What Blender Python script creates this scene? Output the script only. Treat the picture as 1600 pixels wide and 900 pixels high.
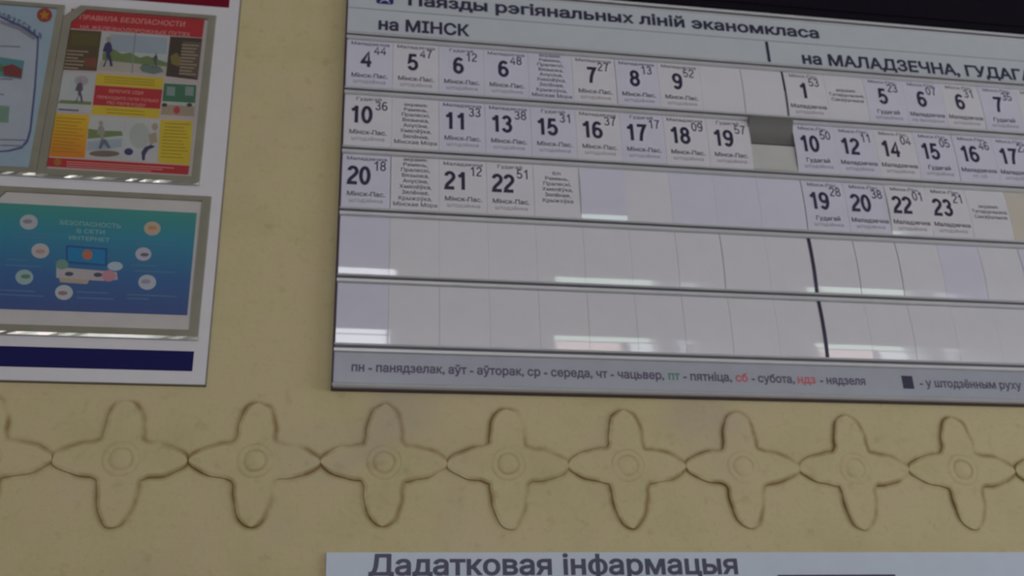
import bpy, bmesh, math, random
from mathutils import Vector, Matrix
random.seed(7)
C = bpy.context.scene
for o in list(bpy.data.objects): bpy.data.objects.remove(o)
PI = math.pi

# ------------------------------------------------------------------ camera
D, H = 1.6, 1.5                       # camera distance from the wall, eye height
FPX, YAW, PITCH, ROLL = 1681.15, 0.17675, 0.42641, -0.03429
def cam_axes():
    cy, sy, cp, sp = math.cos(YAW), math.sin(YAW), math.cos(PITCH), math.sin(PITCH)
    f = Vector((sy*cp, cy*cp, sp)); r = Vector((cy, -sy, 0)); u = r.cross(f)
    cr, sr = math.cos(ROLL), math.sin(ROLL)
    return r*cr + u*sr, u*cr - r*sr, f
AR, AU, AF = cam_axes()
cam = bpy.data.cameras.new('camera'); co = bpy.data.objects.new('camera', cam); C.collection.objects.link(co)
co.matrix_world = Matrix(((AR.x, AU.x, -AF.x, 0), (AR.y, AU.y, -AF.y, -D), (AR.z, AU.z, -AF.z, H), (0, 0, 0, 1)))
cam.sensor_width = 36; cam.lens = FPX/1600*36; cam.clip_start = .05
cam.dof.use_dof = True; cam.dof.focus_distance = 1.05; cam.dof.aperture_fstop = 8.5
C.camera = co

# ------------------------------------------------------------------ world, light level
w = bpy.data.worlds.new('world'); C.world = w; w.use_nodes = True
w.node_tree.nodes['Background'].inputs[0].default_value = (.75, .85, 1, 1)
w.node_tree.nodes['Background'].inputs[1].default_value = .3
C.view_settings.view_transform = 'Standard'; C.view_settings.look = 'None'
C.view_settings.gamma = 1; C.view_settings.use_curve_mapping = False
C.view_settings.exposure = -2.52
PANE = 17.0                            # brightness of daylight in the window panes

# ------------------------------------------------------------------ helpers
def s2l(c): return tuple(((x/255)/12.92 if x/255 <= .04045 else ((x/255+.055)/1.055)**2.4) for x in c)
def nodes(m):
    m.use_nodes = True
    return m.node_tree.nodes, m.node_tree.links, m.node_tree.nodes['Principled BSDF']
def mat(name, col, rough=.6, metal=0, coat=0, noise=.04, nscale=30, bump=0, bscale=400, coat_rough=.03, spec=.5):
    """col in linear; a gentle noise keeps every surface from being dead flat"""
    m = bpy.data.materials.new(name); n, l, b = nodes(m)
    tc = n.new('ShaderNodeTexCoord'); nz = n.new('ShaderNodeTexNoise'); nz.inputs['Scale'].default_value = nscale; nz.inputs['Detail'].default_value = 4
    l.new(tc.outputs['Object'], nz.inputs['Vector'])
    mr = n.new('ShaderNodeMapRange'); mr.inputs[1].default_value = .3; mr.inputs[2].default_value = .7
    mr.inputs[3].default_value = 1-noise; mr.inputs[4].default_value = 1+noise
    l.new(nz.outputs['Fac'], mr.inputs[0])
    mx = n.new('ShaderNodeMix'); mx.data_type = 'RGBA'; mx.blend_type = 'MULTIPLY'; mx.inputs[0].default_value = 1
    mx.inputs[6].default_value = (*col, 1); l.new(mr.outputs[0], mx.inputs[7]); l.new(mx.outputs[2], b.inputs['Base Color'])
    b.inputs['Roughness'].default_value = rough; b.inputs['Metallic'].default_value = metal
    b.inputs['Coat IOR'].default_value = 1.85
    b.inputs['Coat Weight'].default_value = coat; b.inputs['Coat Roughness'].default_value = coat_rough
    b.inputs['Specular IOR Level'].default_value = spec
    if bump:
        n2 = n.new('ShaderNodeTexNoise'); n2.inputs['Scale'].default_value = bscale; l.new(tc.outputs['Object'], n2.inputs['Vector'])
        bp = n.new('ShaderNodeBump'); bp.inputs['Strength'].default_value = bump; bp.inputs['Distance'].default_value = .001
        l.new(n2.outputs['Fac'], bp.inputs['Height']); l.new(bp.outputs[0], b.inputs['Normal'])
    return m
def W(u, v, t=0): return (u*(D-t), -t, H+v*(D-t))      # wall direction (u,v) to a point t in front of the wall
def uv(px, py):
    d = AR*((px-800)/FPX) - AU*((py-450)/FPX) + AF
    return d.x/d.y, d.z/d.y
def mesh_obj(name, verts, faces, m, parent=None, smooth=False):
    me = bpy.data.meshes.new(name); me.from_pydata(verts, [], faces); me.update()
    if m: me.materials.append(m)
    o = bpy.data.objects.new(name, me); C.collection.objects.link(o)
    if smooth:
        for p in me.polygons: p.use_smooth = True
    if parent: o.parent = parent; o.matrix_parent_inverse = Matrix.Translation(-Vector(parent.location))
    return o
def tag(o, label=None, cat=None, group=None, kind=None):
    if label: o['label'] = label
    if cat: o['category'] = cat
    if group: o['group'] = group
    if kind: o['kind'] = kind
    return o
def empty(name, loc, label, cat, group=None):
    o = bpy.data.objects.new(name, None); o.location = loc; o.empty_display_size = .05; C.collection.objects.link(o)
    if label: o['label'] = label
    return tag(o, None, cat, group)
def box(name, a, b, m, parent=None, bev=0):
    (x0, y0, z0), (x1, y1, z1) = [min(p, q) for p, q in zip(a, b)], [max(p, q) for p, q in zip(a, b)]
    bm = bmesh.new(); bmesh.ops.create_cube(bm, size=1)
    for v in bm.verts: v.co = Vector(((x0+x1)/2+v.co.x*(x1-x0), (y0+y1)/2+v.co.y*(y1-y0), (z0+z1)/2+v.co.z*(z1-z0)))
    if bev: bmesh.ops.bevel(bm, geom=bm.edges[:], offset=bev, segments=2, affect='EDGES')
    me = bpy.data.meshes.new(name); bm.to_mesh(me); bm.free(); me.materials.append(m)
    o = bpy.data.objects.new(name, me); C.collection.objects.link(o)
    if parent: o.parent = parent; o.matrix_parent_inverse = Matrix.Translation(-Vector(parent.location))
    return o
def slab(name, u0, u1, v0, v1, t0, t1, m, parent=None, bev=0):
    """box on the wall whose FRONT face (t1 proud) covers the directions u0..u1, v0..v1"""
    a = W(u0, v0, t1); b = W(u1, v1, t1)
    return box(name, (a[0], -t0, a[2]), (b[0], -t1, b[2]), m, parent, bev)
def profile(name, pts, u0, u1, m, parent, tref):
    """extrude a (v,t) outline along the wall"""
    x0, x1 = u0*(D-tref), u1*(D-tref); n = len(pts)
    V = [(x, -t, H+v*(D-tref)) for x in (x0, x1) for v, t in pts]
    F = [(i, (i+1) % n, n+(i+1) % n, n+i) for i in range(n)] + [tuple(range(n))[::-1], tuple(range(n, 2*n))]
    o = mesh_obj(name, V, F, m, parent)
    bm = bmesh.new(); bm.from_mesh(o.data); bmesh.ops.recalc_face_normals(bm, faces=bm.faces[:]); bm.to_mesh(o.data); bm.free()
    return o

# lettering: outlines of Blender's built-in font, cached as 2D meshes with cap height 1
_tc = {}
from mathutils.geometry import delaunay_2d_cdt
def glyphs(s, bold=0.0, res=4):
    k = (s, bold, res)
    if k in _tc: return _tc[k]
    cu = bpy.data.curves.new('lettering', 'FONT'); cu.body = s; cu.size = 1/.727; cu.resolution_u = res
    cu.dimensions = '2D'; cu.fill_mode = 'NONE'
    o = bpy.data.objects.new('lettering', cu); C.collection.objects.link(o)
    bpy.context.view_layer.update()
    me = bpy.data.meshes.new_from_object(o.evaluated_get(bpy.context.evaluated_depsgraph_get()))
    P = [(v.co.x, v.co.y) for v in me.vertices]; nb = {}
    for e in me.edges: nb.setdefault(e.vertices[0], []).append(e.vertices[1]); nb.setdefault(e.vertices[1], []).append(e.vertices[0])
    bpy.data.objects.remove(o); bpy.data.curves.remove(cu); bpy.data.meshes.remove(me)
    loops, seen = [], set()
    for st in range(len(P)):
        if st in seen or len(nb.get(st, [])) != 2: continue
        nx = st+1 if st+1 in nb[st] else nb[st][0]
        lp = [st]; seen.add(st); pv, cu_ = st, nx
        while cu_ != st and cu_ not in seen:
            lp.append(cu_); seen.add(cu_); c = [q for q in nb[cu_] if q != pv]; pv, cu_ = cu_, (c[0] if c else st)
        loops.append([P[q] for q in lp])
    area = lambda L: sum(L[q-1][0]*L[q][1]-L[q][0]*L[q-1][1] for q in range(len(L)))/2
    def inside(p, L):
        r = False
        for q in range(len(L)):
            (x1, y1), (x2, y2) = L[q-1], L[q]
            if (y1 > p[1]) != (y2 > p[1]) and p[0] < (x2-x1)*(p[1]-y1)/(y2-y1)+x1: r = not r
        return r
    def grow(L, dirn):                  # move an outline outward (a hole inward) for a heavier weight
        if not bold: return L
        n, r, sg = len(L), [], (1 if area(L) > 0 else -1)*dirn
        for q in range(n):
            a, b, c = L[q-1], L[q], L[(q+1) % n]; d1 = (b[0]-a[0], b[1]-a[1]); d2 = (c[0]-b[0], c[1]-b[1])
            l1, l2 = math.hypot(*d1) or 1, math.hypot(*d2) or 1
            m = (d1[1]/l1+d2[1]/l2, -d1[0]/l1-d2[0]/l2); q2 = max(m[0]**2+m[1]**2, 1.2)
            r.append((b[0]+m[0]*2/q2*bold*sg, b[1]+m[1]*2/q2*bold*sg))
        return r
    own = {}                            # a hole lies wholly inside a contour that runs the other way round
    for q, L in enumerate(loops):
        c = [p for p, K in enumerate(loops) if p != q and abs(area(K)) > abs(area(L)) and area(K)*area(L) < 0 and all(inside(v, K) for v in L)]
        if c: own[q] = min(c, key=lambda p: abs(area(loops[p])))
    outer = [(L, [loops[h] for h in own if own[h] == q]) for q, L in enumerate(loops) if q not in own]
    ccw = lambda L, want: L if (area(L) > 0) == want else L[::-1]
    paths = [c for L, hs in outer for c in [ccw(grow(L, 1), True)]+[ccw(grow(h, -1), False) for h in hs]]
    pv, ed = [], []
    for L in paths:
        k0 = len(pv); pv += [Vector(p) for p in L]; ed += [(k0+q, k0+(q+1) % len(L)) for q in range(len(L))]
    ov, _, of, *_r = delaunay_2d_cdt(pv, ed, [], 0, 1e-5)
    bb = [(min(p[0] for p in L), max(p[0] for p in L), L) for L in paths]
    def winding(x, y):
        w_ = 0
        for a, b, L in bb:
            if not a < x < b: continue
            for q in range(len(L)):
                (x1, y1), (x2, y2) = L[q-1], L[q]
                if (y1 > y) != (y2 > y) and x < (x2-x1)*(y-y1)/(y2-y1)+x1: w_ += 1 if y2 > y1 else -1
        return w_
    F = []
    for f in of:
        c = [ov[q] for q in f]; cx, cy = sum(p.x for p in c)/3, sum(p.y for p in c)/3
        if winding(cx, cy):
            F.append(tuple(f) if (c[1]-c[0]).cross(c[2]-c[0]) > 0 else tuple(f)[::-1])
    us = sorted({q for f in F for q in f}); ix = {q: n for n, q in enumerate(us)}
    V = [(ov[q].x, ov[q].y, 0) for q in us]; F = [tuple(ix[q] for q in f) for f in F]
    x0 = min(v[0] for v in V); x1 = max(v[0] for v in V)
    V = [((x-x0)/(x1-x0), y, z) for x, y, z in V]
    _tc[k] = (V, F, x1-x0); return _tc[k]
def _arc(cx, cy, rx, ry, a0, a1, n=22): return [(cx+rx*math.cos(math.radians(a0+(a1-a0)*i/n)), cy+ry*math.sin(math.radians(a0+(a1-a0)*i/n))) for i in range(n+1)]
def _st(d):
    if d == '0': return [_arc(.28, .5, .2, .43, 0, 360, 36)]
    if d == '1': return [[(.355, 0), (.355, 1.0)], [(.355, .94), (.29, .83), (.21, .77), (.11, .735)]]
    if d == '2': return [_arc(.28, .71, .195, .22, 172, -35)+[(.34, .46), (.20, .32), (.115, .20), (.09, .07), (.50, .07)]]
    if d == '3': return [_arc(.27, .725, .17, .205, 165, -90)+[(.22, .52)], [(.22, .52)]+_arc(.27, .295, .2, .225, 90, -165)]
    if d == '4': return [[(.385, 0), (.385, .92), (.06, .30), (.06, .28), (.53, .28)]]
    if d == '5': return [[(.47, .93), (.155, .93), (.105, .50)]+_arc(.275, .325, .205, .255, 130, -160)]
    if d == '6': return [_arc(.28, .315, .2, .245, 0, 360, 30), _arc(.30, .52, .22, .41, 200, 45)]
    if d == '7': return [[(.06, .93), (.49, .93), (.37, .68), (.28, .40), (.225, .0)]]
    if d == '8': return [_arc(.28, .725, .17, .205, 0, 360, 28), _arc(.28, .295, .2, .225, 0, 360, 30)]
    return [[(.56-x, 1-y) for x, y in p] for p in _st('6')]
def digits(s, wd):
    V, F = [], []
    for q, ch in enumerate(s):
        for p in _st(ch):
            n = len(p); closed = math.dist(p[0], p[-1]) < 1e-6; k0 = len(V)
            for i in range(n):
                a = p[i-1] if i else (p[-2] if closed else p[0]); b = p[i+1] if i < n-1 else (p[1] if closed else p[-1]); c = p[i]
                d1 = (c[0]-a[0], c[1]-a[1]); d2 = (b[0]-c[0], b[1]-c[1]); l1 = math.hypot(*d1); l2 = math.hypot(*d2)
                if not l1: d1, l1 = d2, l2
                if not l2: d2, l2 = d1, l1
                n1 = (-d1[1]/l1, d1[0]/l1); n2 = (-d2[1]/l2, d2[0]/l2); m = (n1[0]+n2[0], n1[1]+n2[1]); L = max(m[0]**2+m[1]**2, .9); m = (m[0]*2/L, m[1]*2/L)
                V += [(c[0]+m[0]*wd/2+q*.605, c[1]+m[1]*wd/2), (c[0]-m[0]*wd/2+q*.605, c[1]-m[1]*wd/2)]
            F += [(k0+2*i+1, k0+2*i+3, k0+2*i+2, k0+2*i) for i in range(n-1)]
    return V, F
def cutrows(V, F, lo, hi, n):
    bm = bmesh.new(); vs = [bm.verts.new((x, y, 0)) for x, y in V]
    for f in F:
        try: bm.faces.new([vs[i] for i in f])
        except ValueError: pass
    for i in range(1, n):
        y = lo+(hi-lo)*i/n
        bmesh.ops.bisect_plane(bm, geom=bm.verts[:]+bm.edges[:]+bm.faces[:], plane_co=(0, y, 0), plane_no=(0, 1, 0))
    bm.verts.index_update()
    r = ([(v.co.x, v.co.y) for v in bm.verts], [tuple(v.index for v in f.verts) for f in bm.faces]); bm.free(); return r
def text_uv(name, s, u0, u1, vb, cap, t, m, parent, bold=.02):
    V, F, _ = glyphs(s, bold)
    return mesh_obj(name, [W(u0+(u1-u0)*x, vb+cap*y, t+z) for x, y, z in V], F, m, parent)
def bil(q, x, y):      # q = TL,TR,BR,BL in (u,v); x right, y up
    return [ (1-x)*((1-y)*q[3][i]+y*q[0][i]) + x*((1-y)*q[2][i]+y*q[1][i]) for i in (0, 1)]
def text_px(name, s, q, t, m, parent, bold=.02):
    q = [uv(*p) for p in q]; V, F, _ = glyphs(s, bold, 2)
    return mesh_obj(name, [W(*bil(q, x, y), t+z) for x, y, z in V], F, m, parent)
def patch(name, pts, t, m, parent):
    """a printed area; pts are a polygon"""
    q = [W(*uv(*p), t) for p in pts]
    o = mesh_obj(name, q, [tuple(range(len(q)))], m, parent)
    if o.data.polygons[0].normal.y > 0: o.data.flip_normals()
    return o
def disc(name, cx, cy, rx, ry, t, m, parent, n=20):
    return patch(name, [(cx+rx*math.cos(2*PI*i/n), cy+ry*math.sin(2*PI*i/n)) for i in range(n)], t, m, parent)

# ------------------------------------------------------------------ materials
def wall_mat():
    m = bpy.data.materials.new('yellow_plaster'); n, l, b = nodes(m)
    geo = n.new('ShaderNodeNewGeometry')
    def noise(sc, det=5, rough=.5):
        x = n.new('ShaderNodeTexNoise'); x.inputs['Scale'].default_value = sc; x.inputs['Detail'].default_value = det; x.inputs['Roughness'].default_value = rough
        l.new(geo.outputs['Position'], x.inputs['Vector']); return x
    def ramp(src, stops):
        r = n.new('ShaderNodeValToRGB'); e = r.color_ramp.elements
        e[0].position, e[0].color = stops[0][0], (*stops[0][1], 1); e[1].position, e[1].color = stops[-1][0], (*stops[-1][1], 1)
        for p, c in stops[1:-1]: k = e.new(p); k.color = (*c, 1)
        l.new(src, r.inputs[0]); return r
    def mix(f, a, c, mode='MIX'):
        x = n.new('ShaderNodeMix'); x.data_type = 'RGBA'; x.blend_type = mode
        for s, v in ((0, f), (6, a), (7, c)):
            if isinstance(v, (int, float)): x.inputs[s].default_value = v
            elif isinstance(v, tuple): x.inputs[s].default_value = (*v, 1)
            else: l.new(v, x.inputs[s])
        return x.outputs[2]
    base = ramp(noise(7, 6, .6).outputs['Fac'], [(.3, (.485, .42, .225)), (.5, (.53, .455, .262)), (.7, (.545, .46, .285))])
    speck = ramp(noise(38, 3).outputs['Fac'], [(.28, (.86, .84, .82)), (.40, (1, 1, 1)), (1, (1, 1, 1))])
    c = mix(.8, base.outputs[0], speck.outputs[0], 'MULTIPLY')
    smudge = ramp(noise(4.3, 3).outputs['Fac'], [(.56, (0, 0, 0)), (.74, (.55,)*3)])
    fine = ramp(noise(95, 4, .7).outputs['Fac'], [(.3, (.90, .93, .90)), (.5, (1, 1, 1)), (.7, (1.0, .95, .97))])
    c = mix(1, c, fine.outputs[0], 'MULTIPLY')
    c = mix(smudge.outputs[0], c, (.42, .35, .28))
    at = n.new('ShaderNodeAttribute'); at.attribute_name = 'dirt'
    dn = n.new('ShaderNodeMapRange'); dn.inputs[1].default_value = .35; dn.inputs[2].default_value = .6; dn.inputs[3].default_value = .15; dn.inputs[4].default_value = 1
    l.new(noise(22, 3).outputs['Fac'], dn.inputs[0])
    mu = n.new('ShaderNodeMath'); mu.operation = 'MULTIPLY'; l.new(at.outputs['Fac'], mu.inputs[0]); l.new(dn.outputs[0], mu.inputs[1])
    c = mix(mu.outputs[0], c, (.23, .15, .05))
    l.new(c, b.inputs['Base Color']); b.inputs['Roughness'].default_value = .75; b.inputs['Specular IOR Level'].default_value = .25
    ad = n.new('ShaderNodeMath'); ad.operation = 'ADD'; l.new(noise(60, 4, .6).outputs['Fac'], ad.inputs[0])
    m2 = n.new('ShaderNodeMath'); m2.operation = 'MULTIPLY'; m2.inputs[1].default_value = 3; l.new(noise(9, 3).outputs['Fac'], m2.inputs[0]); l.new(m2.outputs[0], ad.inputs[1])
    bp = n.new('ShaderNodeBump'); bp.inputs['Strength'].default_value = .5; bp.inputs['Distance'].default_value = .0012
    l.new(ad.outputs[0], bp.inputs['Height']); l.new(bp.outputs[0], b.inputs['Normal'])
    return m
M = {}
M['wall'] = wall_mat()
M['warm'] = mat('warm_white_laminate', (.64, .63, .675), .45, coat=1, noise=.015)
M['blue'] = mat('bluish_white_laminate', (.60, .595, .71), .45, coat=1, noise=.015)
M['cream'] = mat('yellowed_laminate', (.55, .50, .43), .45, coat=1, noise=.02)
M['ink'] = mat('navy_ink', (.022, .018, .055), .5)
M['smallink'] = mat('grey_ink', (.11, .10, .14), .5)
M['paleink'] = mat('pale_ink', (.27, .26, .30), .5)
M['minink'] = mat('minute_ink', (.085, .075, .13), .5)
M['red'] = mat('red_ink', (.50, .11, .13), .5)
M['green'] = mat('green_ink', (.09, .22, .17), .5)
M['header'] = mat('header_film', (.49, .53, .57), .4, coat=.3, noise=.02, coat_rough=.15)
M['alu'] = mat('brushed_aluminium', (.50, .50, .52), .42, metal=.4, noise=.04)
M['aludark'] = mat('aluminium_groove', (.10, .10, .12), .5, metal=.3)
M['legend'] = mat('grey_legend_film', (.35, .365, .43), .35, coat=.5, noise=.03, coat_rough=.2)
M['back'] = mat('dark_back_board', (.22, .20, .22), .6)
M['cap'] = mat('dark_end_cap', (.045, .022, .04), .5)
M['slot'] = mat('bare_channel_metal', (.13, .128, .125), .5, metal=.2)
M['black'] = mat('black_display_face', (.006, .003, .009), .6, noise=.1, spec=.1)
M['panel'] = mat('white_panel_plastic', (.60, .585, .62), .5, noise=.015)
M['paneledge'] = mat('grey_panel_edge', (.20, .18, .16), .6)
M['paper'] = mat('poster_paper', (.70, .66, .67), .6)
M['pocket'] = mat('greyish_pocket_border', (.34, .32, .265), .5, noise=.08)
M['edge'] = mat('polished_pocket_edge', (.62, .61, .57), .24, metal=1)
M['crimson'] = mat('crimson_print', (.15, .004, .018), .6, spec=.12)
M['navybar'] = mat('navy_print', (.010, .010, .085), .6, spec=.12)
M['lower'] = mat('pale_blue_panel', (.50, .56, .66), .45, noise=.02)
M['lowink'] = mat('dark_blue_lettering', (.05, .05, .10), .5)
def ink(name, rgb, **k):
    if name.startswith(('poster', 'icon', 'desk', 'plant', 'piggy')): rgb = tuple(x*.88+.12*150 for x in rgb)   # prints pulled towards grey, a washed-out haze painted into their colours
    if name not in M: M[name] = mat(name, s2l(rgb), .5, **k)
    return M[name]
def glassm():
    m = bpy.data.materials.new('clear_acrylic'); n, l, b = nodes(m)
    n.remove(b); out = n['Material Output']
    tr = n.new('ShaderNodeBsdfTransparent'); tr.inputs[0].default_value = (.95, .96, .94, 1)
    gl = n.new('ShaderNodeBsdfGlossy'); gl.inputs['Roughness'].default_value = .06
    fr = n.new('ShaderNodeFresnel'); fr.inputs[0].default_value = 1.49
    mx = n.new('ShaderNodeMixShader'); l.new(fr.outputs[0], mx.inputs[0]); l.new(tr.outputs[0], mx.inputs[1]); l.new(gl.outputs[0], mx.inputs[2])
    l.new(mx.outputs[0], out.inputs[0]); return m
M['acrylic'] = glassm()
def emit(name, col, st):
    m = bpy.data.materials.new(name); n, l, b = nodes(m); n.remove(b)
    e = n.new('ShaderNodeEmission'); e.inputs[0].default_value = (*col, 1); e.inputs[1].default_value = st
    l.new(e.outputs[0], n['Material Output'].inputs[0]); return m

# ------------------------------------------------------------------ the setting
XL, XR, YB, ZC = -3.0, 4.6, -4.0, 4.4
wall = tag(mesh_obj('wall_back', [(x, y, z) for y in (0, .1) for x, z in ((XL, 0), (XR, 0), (XR, ZC), (XL, ZC))], [(0, 1, 2, 3), (7, 6, 5, 4), (0, 4, 5, 1), (1, 5, 6, 2), (2, 6, 7, 3), (3, 7, 4, 0)], M['wall']), kind='structure',
           label='yellow ochre plastered wall with a band of stencilled flowers')
pm = mat('hall_plaster', (.36, .33, .27), .8); fm = mat('hall_floor', (.20, .19, .18), .5); cm = mat('hall_ceiling', (.42, .42, .43), .8)
tag(mesh_obj('floor', [(XL, YB, 0), (XR, YB, 0), (XR, 0, 0), (XL, 0, 0)], [(0, 1, 2, 3)], fm), kind='structure')
tag(mesh_obj('ceiling', [(XL, YB, ZC), (XL, 0, ZC), (XR, 0, ZC), (XR, YB, ZC)], [(0, 1, 2, 3)], cm), kind='structure')
tag(mesh_obj('wall_left', [(XL, YB, 0), (XL, 0, 0), (XL, 0, ZC), (XL, YB, ZC)], [(0, 1, 2, 3)], pm), kind='structure')
frm = mat('white_window_frame', (.6, .6, .6), .5)
g_top = emit('daylight_pane_pale', (.80, 1, .88), PANE); g_low = emit('daylight_pane_warm', (1, .80, .78), PANE*.9); g_sky = emit('daylight_pane_sky', (.86, .93, 1), PANE)
zs, zt, z1 = 1.0, 3.0, 3.2                      # sill, transom, head of the windows
def wall_with_holes(name, holes, P, lo, hi):
    xs = sorted({lo, hi} | {x for h in holes for x in h[:2]}); zz = sorted({0, ZC} | {z for h in holes for z in h[2:]})
    V, F = [], []
    for i in range(len(xs)-1):
        for j in range(len(zz)-1):
            if any(h[0] <= xs[i] < h[1] and h[2] <= zz[j] < h[3] for h in holes): continue
            k = len(V); V += [P(xs[i], zz[j]), P(xs[i+1], zz[j]), P(xs[i+1], zz[j+1]), P(xs[i], zz[j+1])]; F.append((k, k+1, k+2, k+3))
    return tag(mesh_obj(name, V, F, pm), kind='structure')
WN = [(-.55, .285), (1.17, 1.74), (2.66, 3.30), (1.86, 2.02), (3.42, 3.62), (-1.95, -1.15)]
g_bright = emit('daylight_pane_bright', (.95, .97, 1), PANE*1.5)
g_dim = emit('daylight_pane_dim', (.84, .90, 1), PANE*.45)
wall_with_holes('wall_front', [(a, b, zs, z1-(.04 if q in (3, 4) else 0)) for q, (a, b) in enumerate(WN)], lambda x, z: (x, YB, z), XL, XR)
def window(i, P, a, b, z0, zm, z1, top=None, low=None):
    """P maps (along, depth, height) to the world; every bar is a mesh of its own"""
    def bx(n, a0, a1, d0, d1, h0, h1, m, par): return box(n, P(a0, d0, h0), P(a1, d1, h1), m, par)
    w_ = tag(bx('window_%d' % i, a-.05, a, 0, .12, z0-.05, z1+.05, frm, None), kind='structure')
    bx('frame_bar', b, b+.05, 0, .12, z0-.05, z1+.05, frm, w_); bx('frame_bar', a, b, 0, .12, z1, z1+.05, frm, w_)
    bx('frame_bar', a, b, 0, .16, z0-.05, z0, frm, w_); bx('transom', a, b, .03, .09, zm-.012, zm+.012, frm, w_)
    mid = a+(b-a)*.62; bx('mullion', mid-.02, mid+.02, .03, .09, z0, zm-.012, frm, w_)
    bx('pane', a, b, -.01, -.005, zm, z1, top or g_top, w_)
    bx('pane', a, mid, -.01, -.005, z0, zm, low or g_low, w_); bx('pane', mid, b, -.01, -.005, z0, zm, low or g_sky, w_)
for i, (a, b) in enumerate(WN):
    g_ = (g_dim, g_dim) if i in (3, 4) else (g_bright, g_bright) if i == 0 else (None, None)
    window(i+1, lambda s, d, h: (s, YB+d, h), a, b, zs, zt, z1-(.04 if i in (3, 4) else 0), *g_)
wall_with_holes('wall_right', [(-3.2, -.9, .9, 2.7)], lambda y, z: (XR, y, z), YB, 0)
g_side = emit('added_side_light_pane', (.90, .95, 1), PANE*1.9)
window(7, lambda s, d, h: (XR-d, s, h), -3.2, -.9, .9, 2.1, 2.7, g_side, g_side)  # unseen side window, added to make the wall brighter towards the right

# ------------------------------------------------------------------ flower band moulded on the wall
P0, PW, VB = -.24725, .118845, .2742
Q = [(.499, .0), (.493, .033), (.462, .058), (.42, .084), (.36, .112), (.30, .128), (.22, .138), (.165, .148), (.147, .175), (.144, .23), (.138, .30), (.122, .37), (.095, .43), (.05, .467), (0, .476)]
Qd = [(.499, .0), (.493, .033), (.462, .058), (.42, .084), (.36, .112), (.30, .128), (.22, .138), (.165, .150), (.150, .18), (.147, .24), (.140, .31), (.122, .39), (.090, .46), (.046, .507), (0, .517)]
def smooth_loop(p, it=2):
    for _ in range(it):
        n = len(p); r = []
        for i in range(n):
            a, b = p[i], p[(i+1) % n]; r += [(a[0]*.75+b[0]*.25, a[1]*.75+b[1]*.25), (a[0]*.25+b[0]*.75, a[1]*.25+b[1]*.75)]
        p = r
    return p
def relief(name, loop, rings, parent, m, fill=True, tips=False):
    n = len(loop); V, A, F = [], [], []
    nr = []; mx = sum(p[0] for p in loop)/n; mz = sum(p[1] for p in loop)/n
    for i in range(n):
        a, b = loop[i-1], loop[(i+1) % n]; dx, dz = b[0]-a[0], b[1]-a[1]; L = math.hypot(dx, dz) or 1; nr.append((dz/L, -dx/L))
    for off, t, d in rings:
        for i, (x, z) in enumerate(loop):
            o_ = off if off > 0 else -min(-off, .45*min(abs(z-mz), abs(x-mx)) if tips else 1)   # rings close up towards a narrow petal tip
            X, Z = x+nr[i][0]*o_, z+nr[i][1]*o_
            V.append((X, -t, Z)); A.append(d)
    for k in range(len(rings)-1):
        for i in range(n): j = (i+1) % n; F.append((k*n+i, k*n+j, (k+1)*n+j, (k+1)*n+i))
    if fill:
        V.append((sum(p[0] for p in loop)/n, -rings[-1][1], sum(p[1] for p in loop)/n)); A.append(0)
        F += [((len(rings)-1)*n+i, (len(rings)-1)*n+(i+1) % n, len(V)-1) for i in range(n)]
    o = mesh_obj(name, V, F, m, parent, not tips)
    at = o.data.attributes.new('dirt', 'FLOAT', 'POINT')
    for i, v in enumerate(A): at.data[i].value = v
    return o
band = tag(empty('trim_1', (0, 0, H+.274*D), 'band of moulded four-petal flowers running along the yellow wall', None), kind='structure')
for k in range(-2, 10):
    cu, r = P0+PW*(k+.5), random.Random(k*13+5)
    pts = [(x, y) for x, y in Q] + [(-x, y) for x, y in Q[-2::-1]] + [(-x, -y) for x, y in Qd[1:]] + [(x, -y) for x, y in Qd[-2:0:-1]]
    ph = [r.uniform(0, 6) for _ in range(4)]
    def wob(i, p):
        a = math.atan2(p[1], p[0]); s = 1+.014*math.sin(5*a+ph[0])+.012*math.sin(9*a+ph[1])
        return (p[0]*(1+(s-1)*.6)+.003*math.sin(23*a+ph[2]), p[1]*s+.003*math.sin(19*a+ph[3]))
    lp = [wob(i, p) for i, p in enumerate(smooth_loop(pts))]
    cx, cz = cu*D, H+VB*D; lp = [(cx+x*PW*D, cz+y*PW*D) for x, y in lp]
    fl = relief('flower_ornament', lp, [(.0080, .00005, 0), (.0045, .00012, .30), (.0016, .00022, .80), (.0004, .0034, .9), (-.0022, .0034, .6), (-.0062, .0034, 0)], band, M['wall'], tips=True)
    n = 28; ring = [(cx+(.0155+.0005*math.sin(3*2*PI*i/n+ph[0]))*math.cos(2*PI*i/n)*1.05, cz+(.0160+.0005*math.sin(4*2*PI*i/n+ph[1]))*math.sin(2*PI*i/n)) for i in range(n)]
    relief('flower_centre', ring, [(.012, .0035, 0), (.0105, .0036, .25), (.009, .0037, .2), (.006, .0040, 0), (.0025, .0041, .06), (.0005, .0037, .5), (-.0015, .0038, .35), (-.004, .0044, .05), (-.009, .0050, 0)], fl, M['wall'])

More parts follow.
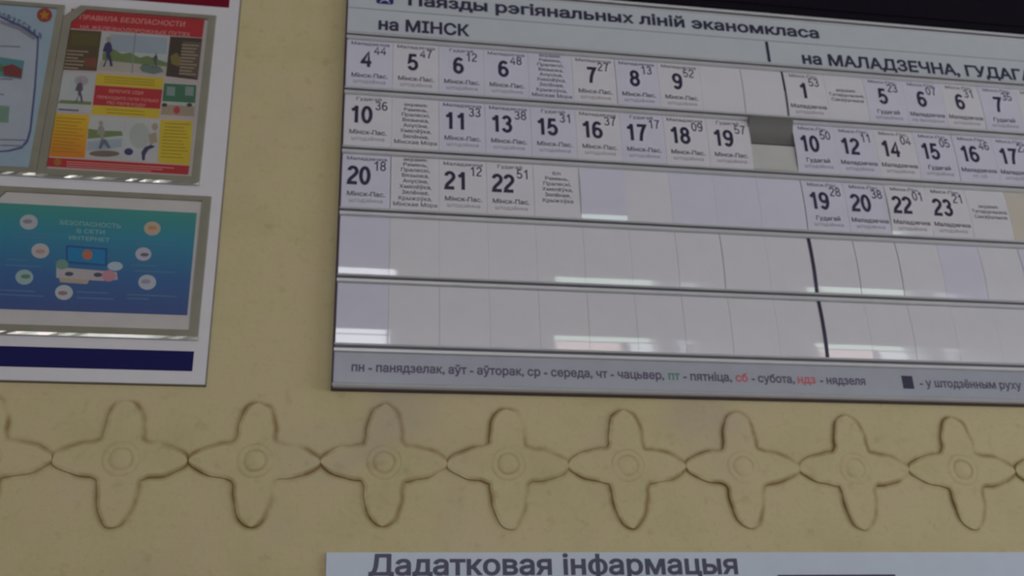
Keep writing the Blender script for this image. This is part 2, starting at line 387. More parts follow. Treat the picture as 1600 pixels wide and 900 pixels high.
# ------------------------------------------------------------------ timetable board
BU0, BU1, BT = -.0015, .935, .012
RV = [.7694, .6950, .6191, .5438, .4667, .3911]
bd = empty('timetable_board', W(.45, .345, 0), 'wide aluminium framed timetable board with rows of cards and white header', 'board')
slab('back_panel', BU0, BU1, .3490, .8480, .0, .0065, M['back'], bd)
slab('end_cap', BU0-.0010, BU0+.0010, .3480, .8490, .0, .0150, M['cap'], bd)
slab('end_cap', BU1, BU1+.003, .3480, .8490, .0, .0150, M['cap'], bd)
slab('header_panel', BU0+.0006, BU1, .7735, .8400, .0065, .0125, M['header'], bd)
TH = .0128
def lip(name, z, u0=BU0+.0006, u1=BU1, extra=False):
    profile(name, [(z+.0042, .0066), (z+.0042, .0138), (z+.0038, .0150), (z+.0024, .0152), (z+.0018, .0146), (z+.0018, .0126), (z-.0012, .0126),
                   (z-.0012, .0142), (z-.0018, .0156), (z-.0044, .0152), (z-.0056, .0136), (z-.0056, .0066)], u0, u1, M['alu'], bd, .015)
    slab('rail_groove', u0, u1, z-.0011, z+.0017, .0127, .0130, M['aludark'], bd)
for z in RV: lip('card_rail', z)
profile('top_frame', [(.8402, .0066), (.8402, .0140), (.8412, .0150), (.8422, .0140), (.8422, .0125), (.8446, .0125), (.8446, .0170), (.8462, .0180), (.8480, .0170), (.8482, 0), (.8402, 0)], BU0, BU1, M['alu'], bd, .015)
slab('rail_groove', BU0, BU1, .8423, .8440, .0126, .0130, M['aludark'], bd)
slab('legend_panel', BU0+.0006, BU1, .3530, .3855, .0065, .0120, M['legend'], bd)
profile('bottom_frame', [(.3537, .0), (.3537, .0140), (.3528, .0160), (.3510, .0165), (.3496, .0150), (.3488, .0120), (.3488, .0)], BU0, BU1, M['alu'], bd, .015)
slab('bottom_edge', BU0, BU1, .3468, .3486, .0, .0110, M['cap'], bd)
slab('header_line', BU0+.001, BU1, .8063, .8069, .0124, .0128, M['smallink'], bd)
hd = slab('header_divider', .5015, .5054, .7752, .8050, .0124, .0129, M['ink'], bd)
text_uv('title_lettering', 'Паязды рэгіянальных ліній эканомкласа', .0680, .5742, .8167, .0153, TH, M['ink'], bd, .050)
text_uv('direction_lettering', 'на МІНСК', .0345, .1392, .7790, .0158, TH, M['ink'], bd, .050)
text_uv('direction_lettering', 'на МАЛАДЗЕЧНА, ГУДАГАЙ', .5462, .8720, .7768, .0160, TH, M['ink'], bd, .050)
# small blue train sign before the title
def rrect(u0, u1, v0, v1, r, n=5):
    c = [(u1-r, v1-r, 0), (u0+r, v1-r, 1), (u0+r, v0+r, 2), (u1-r, v0+r, 3)]
    return [(cx+r*math.cos((q+i/n)*PI/2), cy+r*math.sin((q+i/n)*PI/2)) for cx, cy, q in c for i in range(n+1)]
def poly_uv(name, pts, t, m, parent):
    o = mesh_obj(name, [W(u, v, t) for u, v in pts], [tuple(range(len(pts)))], m, parent)
    if o.data.polygons[0].normal.y > 0: o.data.flip_normals()
    return o
bs = poly_uv('train_sign', rrect(.0313, .0512, .8152, .8350, .003), TH, ink('sign_blue', (28, 28, 105)), bd)
tw = ink('sign_white', (205, 205, 215))
poly_uv('train_print', rrect(.0360, .0465, .8205, .8320, .0025), TH+.0003, tw, bs)
poly_uv('train_print', rrect(.0378, .0447, .8255, .8300, .001), TH+.0005, M['sign_blue'], bs)
poly_uv('train_print', [(.0348, .8168), (.0362, .8168), (.0392, .8205), (.0378, .8205)], TH+.0003, tw, bs)
poly_uv('train_print', [(.0477, .8168), (.0463, .8168), (.0433, .8205), (.0447, .8205)], TH+.0003, tw, bs)
# legend
def leg(s, x0, x1, m):
    y0, y1 = [579.3+(x-549)*(601.5-579.3)/(1354-549) for x in (x0, x1)]
    a, b = uv(x0, y0), uv(x1, y1); text_uv('legend_lettering', s, a[0], b[0], (a[1]+b[1])/2, .0090, .0123, m, bd, .04)
leg('пн - панядзелак, аўт - аўторак, ср - середа, чт - чацьвер,', 549, 1038, M['minink'])
leg('пт', 1045, 1063, M['green']); leg('- пятніца,', 1068, 1144, M['minink']); leg('сб', 1150, 1169, M['red']); leg('- субота,', 1175, 1242, M['minink'])
leg('ндз', 1247, 1275, M['red']); leg('- нядзеля', 1282, 1353, M['minink']); leg('- у штодзённым руху', 1438, 1597, M['minink'])
a, b = uv(1408, 587), uv(1429, 607.5); slab('legend_square', a[0], b[0], b[1], a[1], .0119, .0123, M['ink'], bd)
# bare channel seen where one card is missing
CT = .0095                                        # depth of the card edges
PL, PR_, UR = .05153, .0508, .5178
u0, u1 = 9*PL, UR
zt_, zb_ = RV[1]-.005, RV[2]+.004; zm_ = zb_+(zt_-zb_)*.52
K = 10
slab('channel_seam', u0, u1, zm_-.0016, zm_+.0004, .0066, .0070, M['cap'], bd)
profile('bare_channel', [(zt_, .0066)]+[(zt_-(zt_-zm_-.0012)*(i/K), .0070+.0165*(1-i/K)**2.2) for i in range(K+1)]+[(zm_, .0068), (zm_, .0066)], u0, u1, M['slot'], bd, CT)
profile('bare_channel', [(zm_-.0014, .0066), (zm_-.0014, .0094), (zb_+.006, .0084), (zb_, .0100), (zb_, .0066)], u0, u1, mat('channel_plastic', (.48, .48, .46), .45), bd, CT)

# ------------------------------------------------------------------ timetable cards
def card(row, slot, right, colour, what, label, b=.0034):
    """what: None, ('t', top, hour, minute, dest, days) or ('s', lines)"""
    pitch = PR_ if right else PL
    g_ = random.Random(row*31+slot*7+right).choice([.0002, .0002, .0003, .0003, .0007])
    ua = (UR if right else 0)+slot*pitch+.0001; ub = ua+pitch-g_+(.0018 if slot == 9 and not right and row in (1, 2) else 0)
    va, vb = RV[row+1]+.0028, RV[row]-.0050
    rr = random.Random(row*100+slot+50*right); b = b*rr.uniform(.975, 1.03); tilt = rr.uniform(-.0004, .0004)
    S = D-CT; hgt = vb-va
    def P(u, v, off=0):
        s = (v-va)/hgt; f = (u-ua)/(ub-ua)-.5
        return (u*S, -(CT+4*b*s*(1-s)+tilt*f+off), H+v*S)
    N = 14
    V = [P(u, va+hgt*i/N, o_) for o_ in (0, -.0004) for i in range(N+1) for u in (ua, ub)]
    V += V
    F = [(2*i, 2*i+1, 2*i+3, 2*i+2) for i in range(N)]; K = 2*(N+1)
    F += [(K+2*i+1, K+2*i, K+2*i+2, K+2*i+3) for i in range(N)]
    E = [(2*i+2, K+2*i+2, K+2*i, 2*i) for i in range(N)] + [(2*i+1, K+2*i+1, K+2*i+3, 2*i+3) for i in range(N)]
    E += [(0, K, K+1, 1), (2*N+1, K+2*N+1, K+2*N, 2*N)]
    F += [tuple(j+2*K for j in f) for f in E]                     # the thin edges have their own vertices so the face stays evenly smooth
    c = mesh_obj('timetable_card', V, F, M[colour]); tag(c, label, 'card', 'timetable cards in the rails')
    for i, p in enumerate(c.data.polygons): p.use_smooth = i < N
    w_ = ub-ua; k = w_/.0508
    def tx(name, s, x0, x1, base, cap, m, bold, cut=0):
        V, F, _ = glyphs(s, bold, 2)
        mesh_obj(name, [P(ua+x0*k+(x1-x0)*k*x, vb-base+cap*y, .0003+z) for x, y, z in V], F, m, c)
    def centred(name, s, base, cap, m, bold, asp=.92, cx=.0258):
        wid = glyphs(s, bold, 2)[2]*cap*asp; tx(name, s, cx-wid/2, cx+wid/2, base, cap, m, bold)
    if what and what[0] == 't':
        _, top, h, mi, dest, days = what
        centred('station_print', top, .0100, .0043, M['smallink'], .02, 1.22)
        if h:
            for nm, s_, x0, base, cap, m_, wd in (('hour_print', h, .0162 if len(h) == 1 else .0055, .0402, .0222, M['ink'], .188), ('minute_print', mi, .0300 if len(h) == 1 else .0326, .0226, .0124, M['minink'], .135)):
                V, F = digits(s_, wd); V, F = cutrows(V, F, 0, 1, 4)
                mesh_obj(nm, [P(ua+x0*k+cap*.94*k*x, vb-base+cap*y, .0003) for x, y in V], F, m_, c)
        if dest: centred('station_print', dest, .0538, .0052, M['smallink'], .035, 1.08)
        if days: centred('days_print', days, .0610, .0044, M['paleink'], .01, 1.12)
    elif what:
        L = what[1]; st = .0069; y0 = what[2]
        for i, s in enumerate(L): centred('station_print', s, y0+i*st, .0045, M['smallink'], .02, 1.1)
    return c
MA, GU, MP, SD = 'Маладзечна', 'Гудагай', 'Мінск-Пас.', 'штодзённа'
ST = ['акрамя:', 'Рамень,', 'Пралескі,', 'Вязынка,', 'Анусіна,', 'Хмялёўка,', 'Зялёнае,', 'Крыжоўка,', 'Мінскае Мора']
T = lambda top, h, m, d, s=SD: ('t', top, h, m, d, s)
ordn = ['first', 'second', 'third', 'fourth', 'fifth', 'sixth', 'seventh', 'eighth', 'ninth', 'tenth']
rown = ['top', 'second', 'third', 'fourth', 'bottom']
rows = {
 (0, 0): [('blue', T(MA, '4', '44', MP)), ('warm', T(MA, '5', '47', MP)), ('blue', T(GU, '6', '12', MP)), ('blue', T(MA, '6', '48', MP)), ('blue', ('s', ST, .0075)),
          ('warm', T(MA, '7', '27', MP)), ('blue', T(MA, '8', '13', MP)), ('warm', T(MA, '9', '52', MP)), ('warm', None), ('warm', None)],
 (0, 1): [('warm', T(MP, '1', '53', MA)), ('warm', ('s', ['акрамя:', 'Татаршчызна,', 'Сакаўшчына'], .0270)), ('blue', T(MP, '5', '23', GU)), ('blue', T(MP, '6', '07', MA, 'па выхадных')),
          ('warm', T(MP, '6', '31', MA)), ('blue', T(MP, '7', '35', GU)), ('warm', T(MP, '', '', '', '')), ('warm', None)],
 (1, 0): [('warm', T(GU, '10', '36', MP)), ('warm', ('s', ST[:7]+ST[8:], .0135)), ('blue', T(MA, '11', '33', MP)), ('blue', T(MA, '13', '38', MP)), ('blue', T(GU, '15', '31', MP)),
          ('warm', T(MA, '16', '37', MP)), ('blue', T(GU, '17', '17', MP)), ('warm', T(MA, '18', '09', MP)), ('warm', T(GU, '19', '57', MP)), None],
 (1, 1): [('blue', T(MP, '10', '50', GU)), ('blue', T(MP, '12', '11', MA)), ('warm', T(MP, '14', '04', MA)), ('blue', T(MP, '15', '05', GU)), ('blue', T(MP, '16', '46', MA, 'пт, сб')),
          ('blue', T(MP, '17', '22', MA)), ('warm', None), ('warm', None)],
 (2, 0): [('blue', T(MA, '20', '18', MP)), ('warm', ('s', ST, .0075)), ('warm', T(MA, '21', '12', MP)), ('warm', T(GU, '22', '51', MP)),
          ('warm', ('s', ['б/п', 'Рамень,', 'Пралескі,', 'Хмялёўка,', 'Зялёнае,', 'Крыжоўка'], .0150)), ('blue', None), ('warm', None), ('blue', None), ('blue', None), ('blue', None)],
 (2, 1): [('blue', T(MP, '19', '28', GU)), ('blue', T(MP, '20', '38', MA)), ('warm', T(MP, '22', '01', MA)), ('warm', T(MP, '23', '21', MA)),
          ('warm', ('s', ['акрамя:', 'Татаршчызна,', 'Сакаўшчына'], .0270)), ('cream', None), ('warm', None), ('warm', None)],
 (3, 0): [('blue', None)]+[('warm', None)]*9, (3, 1): [('warm', None)]*3+[('blue', None)]+[('warm', None)]+[('blue', None)]+[('warm', None)]*2,
 (4, 0): [('blue', None)]+[('warm', None)]*9, (4, 1): [('warm', None)]*8}
curl = {(1, 0, 0): .0049, (2, 0, 5): .0050, (2, 1, 2): .0046, (2, 0, 1): .0037}
tint = {'blue': 'bluish white', 'warm': 'off-white', 'cream': 'yellowed'}
for (r, side), L in rows.items():
    for i, e in enumerate(L):
        if e is None: continue
        c, wh = e; sec = 'right' if side else 'left'
        if wh and wh[0] == 't' and wh[2]: lb = '%s card printed %s and small %s, %s in the %s row, %s section' % (tint[c], wh[2], wh[3], ordn[i], rown[r], sec)
        elif wh and wh[0] == 't': lb = 'off-white card with only a small heading, %s in %s row, %s section' % (ordn[i], rown[r], sec)
        elif wh: lb = '%s card listing station names, %s card in the %s row, %s section' % (tint[c], ordn[i], rown[r], sec)
        else: lb = 'blank %s card, %s slot of the %s row, %s section of the board' % (tint[c], ordn[i], rown[r], sec)
        card(r, i, side, c, wh, lb, curl.get((r, side, i), .0037 if r == 3 else .0033))
# dark curved divider strips between the two sections
def strip(row, ua, ub, m, lab, s0=0, s1=1, b=.0034):
    va, vb = RV[row+1]+.0034, RV[row]-.0052; S = D-CT; N = 12; V = []
    for i in range(N+1):
        s = s0+(s1-s0)*i/N; v = va+(vb-va)*s; t = CT+4*b*s*(1-s)+.0008
        V += [(ua*S, -t, H+v*S), (ub*S, -t, H+v*S), (ub*S, -CT, H+v*S), (ua*S, -CT, H+v*S)]
    F = [(4*i+k, 4*i+(k+1) % 4, 4*i+4+(k+1) % 4, 4*i+4+k) for i in range(N) for k in range(4)]+[(3, 2, 1, 0), (4*N, 4*N+1, 4*N+2, 4*N+3)]
    tag(mesh_obj('divider_strip', V, F, m, bd), lab)
strip(3, .5140, .5180, M['ink'], 'navy divider strip in the fourth row'); strip(4, .5140, .5180, M['ink'], 'navy divider strip in the bottom row')
strip(0, .5158, .5172, M['ink'], 'thin dark divider strip in the top row', .55, 1)

# ------------------------------------------------------------------ black display panel above
dp = empty('display_panel', W(.45, .85, 0), 'black panel mounted directly above the timetable board', 'panel')
slab('casing', -.02, .96, .8500, 1.10, .0, .010, mat('display_casing', (.006, .004, .009), .6, spec=.1), dp, .002)
slab('screen', 0, .94, .862, 1.085, .010, .0125, M['black'], dp, .001)

# ------------------------------------------------------------------ lower information board
lb0 = uv(510, 866)[0]
lo = empty('information_board', W(.4, -.2, 0), 'pale blue-grey information board below the flower band with large dark heading', 'board')
slab('board_panel', lb0, .90, -.25, .1906, .0, .006, M['lower'], lo, .0008)
text_uv('heading_lettering', 'Дадатковая інфармацыя', .0376, .3890, .1703, .0182, .0063, M['lowink'], lo, .040)
slab('dark_pocket_edge', .4290, .5500, -.05, .1690, .006, .009, M['ink'], lo)
slab('pocket_sheet', .4315, .5475, -.0475, .1667, .009, .0093, M['paper'], lo)

# ------------------------------------------------------------------ left poster board
LT = .008
nb = empty('poster_board', W(-.3, .35, 0), 'white notice board at the left with clear poster pockets, red and navy bars', 'board')
slab('board_panel', -.49, -.1205, .3480, .8900, .0, LT, M['panel'], nb, .0006)
slab('panel_edge', -.4905, -.1200, .3472, .3479, .0, .0076, M['paneledge'], nb)
slab('panel_edge', -.1204, -.1196, .3472, .8900, .0, .0076, M['paneledge'], nb)
slab('printed_bar', -.478, -.1318, .7925, .8450, LT, LT+.0003, M['crimson'], nb)['label'] = 'dark crimson bar across the top'
slab('printed_bar', -.478, -.1332, .3610, .3813, LT, LT+.0003, M['navybar'], nb)['label'] = 'navy bar across the bottom'
def pocket(u0, u1, v0, v1, bw, ch):
    t0, t1 = LT, LT+.0045
    out = [(u0, v0), (u1, v0), (u1, v1), (u0+ch, v1), (u0, v1-ch)]
    ci = max(ch-bw*.6, 0)
    inn = [(u0+bw, v0+bw), (u1-bw, v0+bw), (u1-bw, v1-bw*.62), (u0+bw*.7+ch, v1-bw*.62), (u0+bw, v1-bw*.9-ch)]
    V = [W(u, v, t1) for u, v in out+inn]+[(W(u, v, t1)[0], -t0, W(u, v, t1)[2]) for u, v in out+inn]; n = 5
    F = []
    for i in range(n):
        j = (i+1) % n
        F += [(i, j, n+j, n+i), (2*n+j, 2*n+i, 3*n+i, 3*n+j), (i, 2*n+i, 2*n+j, j), (n+i, n+j, 3*n+j, 3*n+i)]
    p = mesh_obj('poster_pocket', V, F, M['pocket'], nb)
    bm = bmesh.new(); bm.from_mesh(p.data); bmesh.ops.recalc_face_normals(bm, faces=bm.faces[:]); bm.to_mesh(p.data); bm.free()
    V = [W(u, v, t1+.0006) for u, v in out]; mesh_obj('clear_sheet', V, [tuple(range(5))], M['acrylic'], p)
    # uneven polished lower edge that catches the light
    r = random.Random(int(u1*1000)); k = 24; V = []
    for i in range(k+1):
        u = u0+(u1-u0)*i/k; d = r.uniform(-.0012, .0016)
        V += [W(u, v0+.0020, t1+.0012), W(u, v0-.0010, t1+.0007+d*.5), W(u, v0-.0018, t1-.002)]
    mesh_obj('bottom_edge', V, [f for i in range(k) for f in ((3*i+1, 3*i+4, 3*i+3, 3*i), (3*i+2, 3*i+5, 3*i+4, 3*i+1))], M['edge'], p)
pocket(-.462, -.3040, .5660, .7790, .0075, .016)
pocket(-.3035, -.1445, .5655, .7805, .0085, .016)
pocket(-.351, -.1310, .3945, .5515, .0090, .016)
PT = LT+.0010
def poster(name, u0, u1, v0, v1, m, label):
    q = [W(u, v, PT) for u, v in ((u0, v0), (u1, v0), (u1, v1), (u0, v1))]; k = [(x, y+.0007, z) for x, y, z in q]
    o = mesh_obj(name, q+k, [(0, 1, 2, 3), (7, 6, 5, 4), (0, 4, 5, 1), (1, 5, 6, 2), (2, 6, 7, 3), (3, 7, 4, 0)], m)
    return tag(o, label, 'poster')
L1, L2, L3, L4, L5 = [PT+.00025*i for i in range(1, 6)]

# poster with red and yellow safety blocks
p2 = poster('safety_poster', -.2972, -.1550, .5735, .7750, ink('pinkish_paper', (205, 190, 192)), 'red and yellow safety poster with small scenes of people, upper pocket')
RD, YL, OR = ink('poster_red', (196, 34, 44)), ink('poster_yellow', (226, 200, 40)), ink('poster_orange', (222, 160, 30))
PK, BR, BR2 = ink('poster_pink_text', (235, 165, 160)), ink('poster_brown', (92, 72, 46)), ink('poster_dark_brown', (66, 50, 42))
WH, GY, SK = ink('poster_white', (205, 208, 212)), ink('poster_grey', (150, 150, 152)), ink('poster_sky', (170, 185, 200))
GR, DG, PU = ink('poster_green', (60, 118, 88)), ink('poster_leaf', (120, 140, 85)), ink('poster_purple', (62, 48, 105))
DT = ink('poster_olive_text', (165, 135, 30)); TN = ink('poster_tan', (180, 160, 140))
patch('header_block', [(111.5, 13.5), (320, 29), (316, 59), (109, 44)], L1, RD, p2)
text_px('title_print', 'ПРАВИЛА БЕЗОПАСНОСТИ', [(126, 23), (290, 34), (288, 42), (124, 30)], L2, PK, p2, .02)
text_px('title_print', 'НА ЖЕЛЕЗНОДОРОЖНЫХ ПУТЯХ', [(126, 39), (298, 51), (297, 57), (125, 44.5)], L2, PK, p2, .02)
b1 = patch('picture', [(110, 46), (159, 49), (151, 111), (98, 109)], L1, BR, p2)
for i in range(6): patch('text_line', [(103-i*.8, 78+i*5.2), (138-(i % 3)*8, 80+i*5.2), (138-(i % 3)*8, 82+i*5.2), (103-i*.8, 80+i*5.2)], L2, TN, b1)
patch('flower_blob', [(130, 92), (150, 90), (151, 106), (134, 104)], L3, ink('poster_rust', (135, 70, 50)), b1)
patch('leaf_blob', [(112, 50), (155, 54), (152, 72), (110, 70)], L2, ink('poster_olive', (98, 86, 40)), b1)
b2 = patch('picture', [(159, 49), (265, 56.5), (259, 118), (151, 111)], L1, WH, p2)
patch('sky_print', [(172, 53), (262, 59), (260, 85), (168, 80)], L2, SK, b2)
patch('hill_print', [(160, 84), (176, 76), (190, 84), (204, 82), (218, 90), (230, 87), (262, 98), (261, 104), (160, 94)], L3, DG, b2)
patch('ground_print', [(157, 94), (261, 103), (259, 117), (152, 110)], L2, ink('poster_pale_ground', (198, 188, 182)), b2)
patch('picture_gap', [(210.5, 52), (212.5, 52), (207, 114.5), (205, 114.5)], L4, GY, b2)
def person(parent, x, y, h, col, lean=0, arms=True):
    """small printed walking figure, one outline"""
    s = h/60.; P = lambda a, b: (x+(a+lean*(b/60.))*s, y-b*s)
    patch('figure_print', [P(*p) for p in ((-9, 0), (-2, 14), (-3, 28), (-8, 26), (-9, 30), (-5, 42), (-1, 46), (5, 46), (8, 40), (9, 28), (6, 28), (5, 24), (8, 12), (10, 1), (5, 0), (3, 12), (0, 17), (-5, 0))], L4, col, parent)
    disc('head_print', x+(2+lean*.85)*s, y-51*s, 4.5*s, 5.5*s, L4, TN, parent, 12)
person(b2, 168, 104, 50, PU); person(b2, 241, 106, 26, ink('poster_slate', (80, 84, 100)), 6)
patch('bush_print', [(218, 106), (224, 99), (236, 102), (250, 104), (256, 112), (240, 116), (222, 112)], L3, ink('poster_teal_grey', (110, 130, 125)), b2)
b3 = patch('picture', [(266, 57), (316, 60), (309, 125), (259, 119)], L1, BR2, p2)
patch('text_ground', [(286, 64), (315, 66), (309, 122), (280, 116)], L2, ink('poster_umber', (104, 88, 72)), b3)
for i in range(10): patch('text_line', [(284-i*.5, 69+i*5), (311-i*.6-(i % 3)*3, 70.6+i*5), (311-i*.6-(i % 3)*3, 72.4+i*5), (284-i*.5, 71+i*5)], L3, TN, b3)
patch('flower_blob', [(266, 88), (276, 82), (283, 92), (280, 104), (268, 100)], L3, ink('poster_khaki', (135, 120, 62)), b3)
patch('text_block', [(151, 115), (256, 122), (253, 139.5), (149, 132.5)], L1, YL, p2)
for i in range(3): patch('text_line', [(163, 119.5+i*4), (242, 125+i*4), (242, 126.3+i*4), (163, 120.8+i*4)], L2, DT, p2)
cr = patch('title_block', [(149, 133), (254, 140), (250, 170), (145, 164)], L1, RD, p2)
text_px('title_print', 'БЕРЕГИТЕ СЕБЯ', [(171, 139.5), (224, 143), (223, 148), (170, 144.5)], L2, PK, cr)
text_px('title_print', 'ПЕРЕХОДИТЕ ПУТИ ТОЛЬКО', [(152, 149), (248, 155.5), (247, 160), (151, 153.5)], L2, PK, cr)
text_px('title_print', 'ПО ПЕРЕХОДУ', [(168, 158), (228, 162.5), (227, 167), (167, 162.5)], L2, PK, cr)
patch('text_block', [(145, 164.5), (250, 170.5), (248, 185), (142.5, 178.5)], L1, YL, p2)
for i in range(2): patch('text_line', [(166, 170+i*5), (226, 174+i*5), (226, 175.4+i*5), (166, 171.4+i*5)], L2, DT, p2)
b4 = patch('picture', [(94, 114), (150, 114.5), (141, 175), (87, 174)], L1, WH, p2)
patch('ground_print', [(95, 156), (143, 159), (142, 164), (90, 161)], L2, DG, b4)
person(b4, 123, 160, 40, ink('poster_mauve', (96, 84, 112)), 2); disc('cloud_print', 127, 126, 11, 8, L2, ink('poster_lilac', (178, 170, 185)), b4)
patch('caption_print', [(91, 169.5), (123, 171.5), (123, 174), (91, 172)], L3, ink('poster_violet', (95, 85, 140)), b4)
b5 = patch('picture', [(257, 128), (308, 131), (303, 183), (251, 180)], L1, WH, p2)
patch('train_print', [(256.5, 130), (307, 133), (305, 161), (253.5, 158)], L2, GR, b5)
for x in (261, 290): patch('window_print', [(x, 135), (x+13, 136), (x+12, 150), (x-1, 149)], L3, ink('poster_window', (140, 160, 160)), b5)
patch('platform_print', [(253, 163), (304, 166), (303, 182), (251, 179)], L3, TN, b5); disc('bag_print', 276, 172, 5, 6, L4, ink('poster_bag', (205, 60, 75)), b5)
for x in (257, 296): disc('figure_print', x, 164, 4.5, 3, L4, ink('poster_dark', (60, 50, 55)), b5, 10)
def grad(name, stops, axis=2, lo=0, hi=1):
    m = bpy.data.materials.new(name); n, l, b = nodes(m); g = n.new('ShaderNodeNewGeometry'); s = n.new('ShaderNodeSeparateXYZ'); l.new(g.outputs['Position'], s.inputs[0])
    r = n.new('ShaderNodeMapRange'); r.inputs[1].default_value = lo; r.inputs[2].default_value = hi; l.new(s.outputs[axis], r.inputs[0])
    c = n.new('ShaderNodeValToRGB'); e = c.color_ramp.elements; e[0].color = (*s2l(stops[0][1]), 1); e[0].position = stops[0][0]; e[1].color = (*s2l(stops[-1][1]), 1); e[1].position = stops[-1][0]
    for p, q in stops[1:-1]: k = e.new(p); k.color = (*s2l(q), 1)
    l.new(r.outputs[0], c.inputs[0]); l.new(c.outputs[0], b.inputs['Base Color']); b.inputs['Roughness'].default_value = .5; return m
zl = H+uv(80, 245)[1]*D; zh = H+uv(100, 180)[1]*D
yo = grad('yellow_orange_print', [(0, (222, 140, 30)), (1, (226, 192, 42))], 2, zl, zh)
yb = patch('text_block', [(86, 177), (140, 180), (132, 247), (77, 244)], L1, yo, p2)
for i in range(11): patch('text_line', [(88-i*.7, 183+i*5.2), (134-i*.7-(i*7 % 5)*3, 186+i*5.2), (134-i*.7-(i*7 % 5)*3, 187.3+i*5.2), (88-i*.7, 184.3+i*5.2)], L2, DT, yb)
b6 = patch('picture', [(140.5, 181), (195, 184), (191, 250), (133.5, 246.5)], L1, WH, p2)
patch('ground_print', [(138, 201), (158, 204), (190, 205), (192, 212), (137, 217)], L2, DG, b6); patch('road_print', [(137, 221), (191, 216), (190, 230), (135, 236)], L2, SK, b6)
disc('rock_print', 163, 240, 24, 5, L3, ink('poster_rock', (128, 108, 100)), b6); person(b6, 160, 230, 44, ink('poster_beige', (165, 158, 150)), -6)
patch('legs_print', [(154, 232), (158, 218), (166, 218), (173, 231), (169, 232), (163, 224), (158, 233)], L5, ink('poster_jean', (105, 112, 140)), b6)
b7 = patch('picture', [(196, 184), (250, 187), (244, 253), (192, 250)], L1, WH, p2)
disc('wall_print', 218, 212, 16, 20, L2, ink('poster_pale_grey', (185, 192, 190)), b7); disc('bag_print', 201, 237, 7, 5.5, L4, PU, b7)
disc('head_print', 242, 198, 5, 6, L3, TN, b7); patch('figure_print', [(232, 210), (244, 206), (246, 222), (234, 226)], L3, TN, b7)
patch('legs_print', [(222, 250), (221, 238), (226, 230), (236, 226), (243, 229), (232, 234), (227, 242), (226, 251)], L4, PU, b7)
yr = patch('text_block', [(251, 187), (301, 189), (296, 258), (247, 254)], L1, YL, p2)
for i in range(11): patch('text_line', [(257-i*.6, 192+i*5.2), (297-i*.5-(i*3 % 4)*3, 194+i*5.2), (297-i*.5-(i*3 % 4)*3, 195.3+i*5.2), (257-i*.6, 193.3+i*5.2)], L2, DT, yr)
rf = patch('footer_block', [(75, 246), (296, 259), (294, 273), (73, 260)], L1, RD, p2)
disc('emblem_print', 90, 253, 6, 6, L2, ink('poster_gold', (180, 110, 40)), rf)
for i in range(3): patch('text_line', [(104, 252+i*3.4), (272-i*18, 262+i*2.4), (272-i*18, 263.3+i*2.4), (104, 253.3+i*3.4)], L2, PK, rf)

# landscape blue poster
za, zb = H+uv(150, 490)[1]*D, H+uv(150, 322)[1]*D
p3 = poster('internet_safety_poster', -.3420, -.1408, .4030, .5450, M['paper'], 'landscape blue and teal internet safety poster with round icons, lower pocket')
gm = grad('blue_teal_print', [(0, (70, 92, 155)), (.3, (62, 112, 172)), (.68, (58, 150, 180)), (1, (74, 160, 145))], 2, za, zb)
poly_uv('printed_picture', [(-.3340, .4185), (-.1430, .4185), (-.1438, .5315), (-.3340, .5322)], L1, gm, p3)
TW = ink('poster_title_white', (150, 195, 200)); TL = ink('poster_pale_line', (90, 136, 180))
text_px('title_print', 'БЕЗОПАСНОСТЬ', [(94, 344), (189, 350), (189, 356.5), (94, 350.5)], L2, TW, p3, .03)
text_px('title_print', 'В СЕТИ', [(120, 357.5), (164, 360), (163.5, 366), (120, 363.5)], L2, TW, p3, .03)
text_px('title_print', 'ИНТЕРНЕТ', [(108, 368), (172, 372), (171, 378), (108, 374)], L2, TW, p3, .03)
for i, (x, y, rx, c1, c2) in enumerate([(45, 347, 14, (205, 205, 215), (150, 150, 165)), (63, 392, 14, (215, 205, 205), (205, 160, 150)), (38, 433, 14, (170, 200, 200), (95, 140, 120)), (100, 457, 14, (205, 215, 220), (170, 120, 130)),
                                      (238, 357, 13, (215, 190, 165), (220, 150, 110)), (224, 397, 12.5, (215, 205, 220), (110, 105, 140)), (230, 441, 14, (205, 210, 220), (170, 160, 190))]):
    ic = disc('round_icon', x, y, rx, rx*.84, L2, ink('icon_%d' % i, c1), p3)
    disc('icon_print', x+(i % 3-1)*2, y+(1 if i % 2 else -1), rx*.55, rx*.25, L3, ink('icon_in_%d' % i, c2), ic, 12)
for x0, x1, y in ((18, 75, 362), (22, 77, 369), (10, 42, 404), (8, 64, 413), (0, 55, 452), (0, 68, 459), (210, 272, 379), (205, 245, 413), (208, 273, 422), (198, 276, 459), (198, 232, 465), (120, 168, 455), (120, 178, 464)):
    patch('text_line', [(x0, y), (x1, y+(x1-x0)*.045), (x1, y+(x1-x0)*.045+1.8), (x0, y+1.8)], L2, TL, p3)
lp_ = patch('laptop_print', [(103, 383), (168, 388), (167, 416), (103, 411)], L2, ink('laptop_dark', (40, 92, 160)), p3)
patch('screen_print', [(106, 386), (165, 390.5), (164, 413), (106, 408)], L3, ink('laptop_screen', (30, 140, 195)), lp_)
disc('badge_print', 136.5, 398, 8, 8, L4, ink('badge_orange', (205, 125, 95)), lp_)
patch('desk_print', [(88, 417), (182, 425), (184, 437), (160, 439), (88, 434)], L3, ink('desk_pale', (205, 195, 200)), p3)
patch('desk_print', [(92, 434), (140, 437), (136, 444), (94, 441)], L4, ink('desk_tan', (200, 180, 165)), p3)
disc('plant_print', 97, 413, 10, 8, L4, ink('plant_green', (120, 165, 150)), p3); disc('piggy_print', 170, 431, 11, 9, L4, ink('piggy_pink', (215, 150, 165)), p3)
for x in (108, 153): disc('hand_print', x, 428+(x-108)*.03, 7, 3.5, L5, ink('hand_dark', (75, 85, 110)), p3, 10)
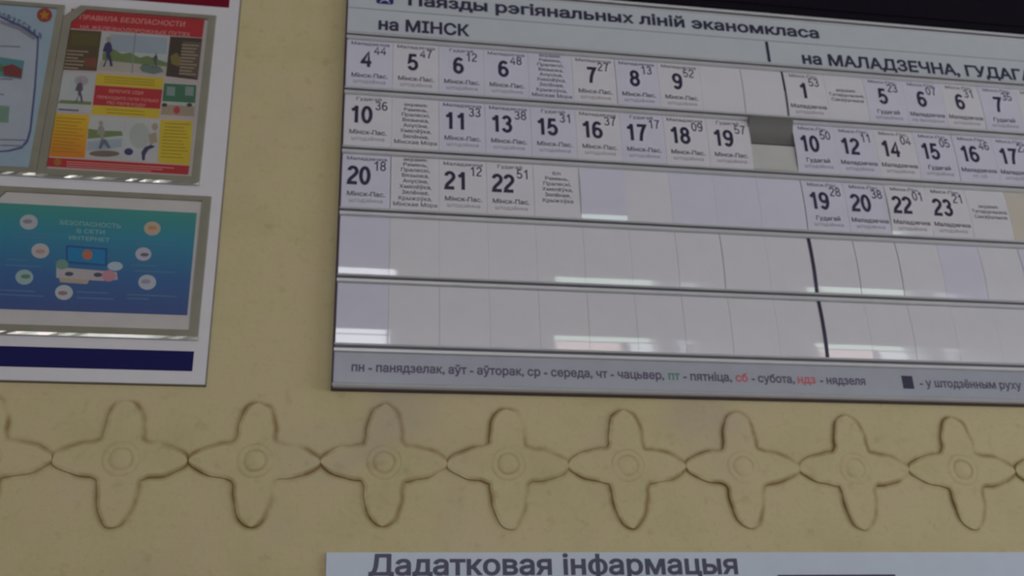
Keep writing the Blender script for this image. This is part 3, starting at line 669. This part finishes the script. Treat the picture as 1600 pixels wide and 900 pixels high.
disc('cloud_print', 180, 416, 12, 7, L4, ink('cloud_white', (190, 205, 220)), p3)

# pale blue certificate-like poster cut by the frame
p1 = poster('pale_blue_poster', -.4520, -.3107, .5740, .7755, ink('pale_blue_paper', (170, 190, 208)), 'pale blue poster with arched dark border and gold emblem, top left pocket')
inner = [(-30, 20), (0, 24), (20, 33), (45, 45), (61, 58), (60, 80), (56, 140), (49, 205), (44, 222), (35, 232), (15, 237), (-30, 240)]
ib = patch('border_print', inner, L1, ink('arch_blue', (92, 98, 145)), p1)
patch('inner_print', [(x-(3.2 if x > 0 else 0), y+(3.5 if y < 100 else -2.6)) for x, y in inner], L2, ink('inner_pale', (186, 192, 206)), p1)
for i, ch in enumerate('БЕЛОРУССКАЯ'):
    a = i/10; x, y = -20+a*80, 16+a*a*30+a*4; s = 6.5
    text_px('arched_lettering', ch, [(x, y), (x+s*.8, y+2+a*2), (x+s*.8-1, y+s+3+a*2), (x-1, y+s+1)], L3, ink('arch_ink', (70, 72, 125)), p1, .04)
patch('ribbon_print', [(0, 31), (30, 41), (56, 58), (53, 63), (28, 47), (0, 37)], L4, ink('ribbon_grey', (150, 148, 162)), p1)
em = disc('emblem_print', 69.5, 23.5, 12, 11, L3, ink('emblem_red', (165, 70, 55)), p1)
patch('emblem_star', [(69.5+(8.5 if k % 2 == 0 else 4)*math.sin(k*PI/5), 23.5-(8.5 if k % 2 == 0 else 4)*math.cos(k*PI/5)) for k in range(10)], L4, ink('emblem_gold', (200, 140, 50)), em)
for x0, x1, y in ((0, 32, 71), (0, 20, 122), (0, 6, 146), (0, 42, 217), (0, 38, 226)): patch('text_line', [(x0, y), (x1, y+1), (x1, y+3.2), (x0, y+2.2)], L3, ink('poster1_line', (120, 128, 155)), p1)
pc = patch('picture', [(-20, 86), (38, 95), (34, 124), (-20, 117)], L3, ink('teal_picture', (95, 150, 160)), p1)
patch('roof_print', [(4, 104), (20, 100), (35, 108), (33, 122), (6, 118)], L4, ink('roof_red', (140, 65, 65)), pc); patch('grass_print', [(-20, 98), (3, 100), (6, 112), (-20, 112)], L4, ink('grass_green', (95, 130, 90)), pc)
patch('picture', [(-20, 163), (15, 166), (13, 192), (-20, 190)], L3, ink('meadow_picture', (130, 160, 145)), p1)
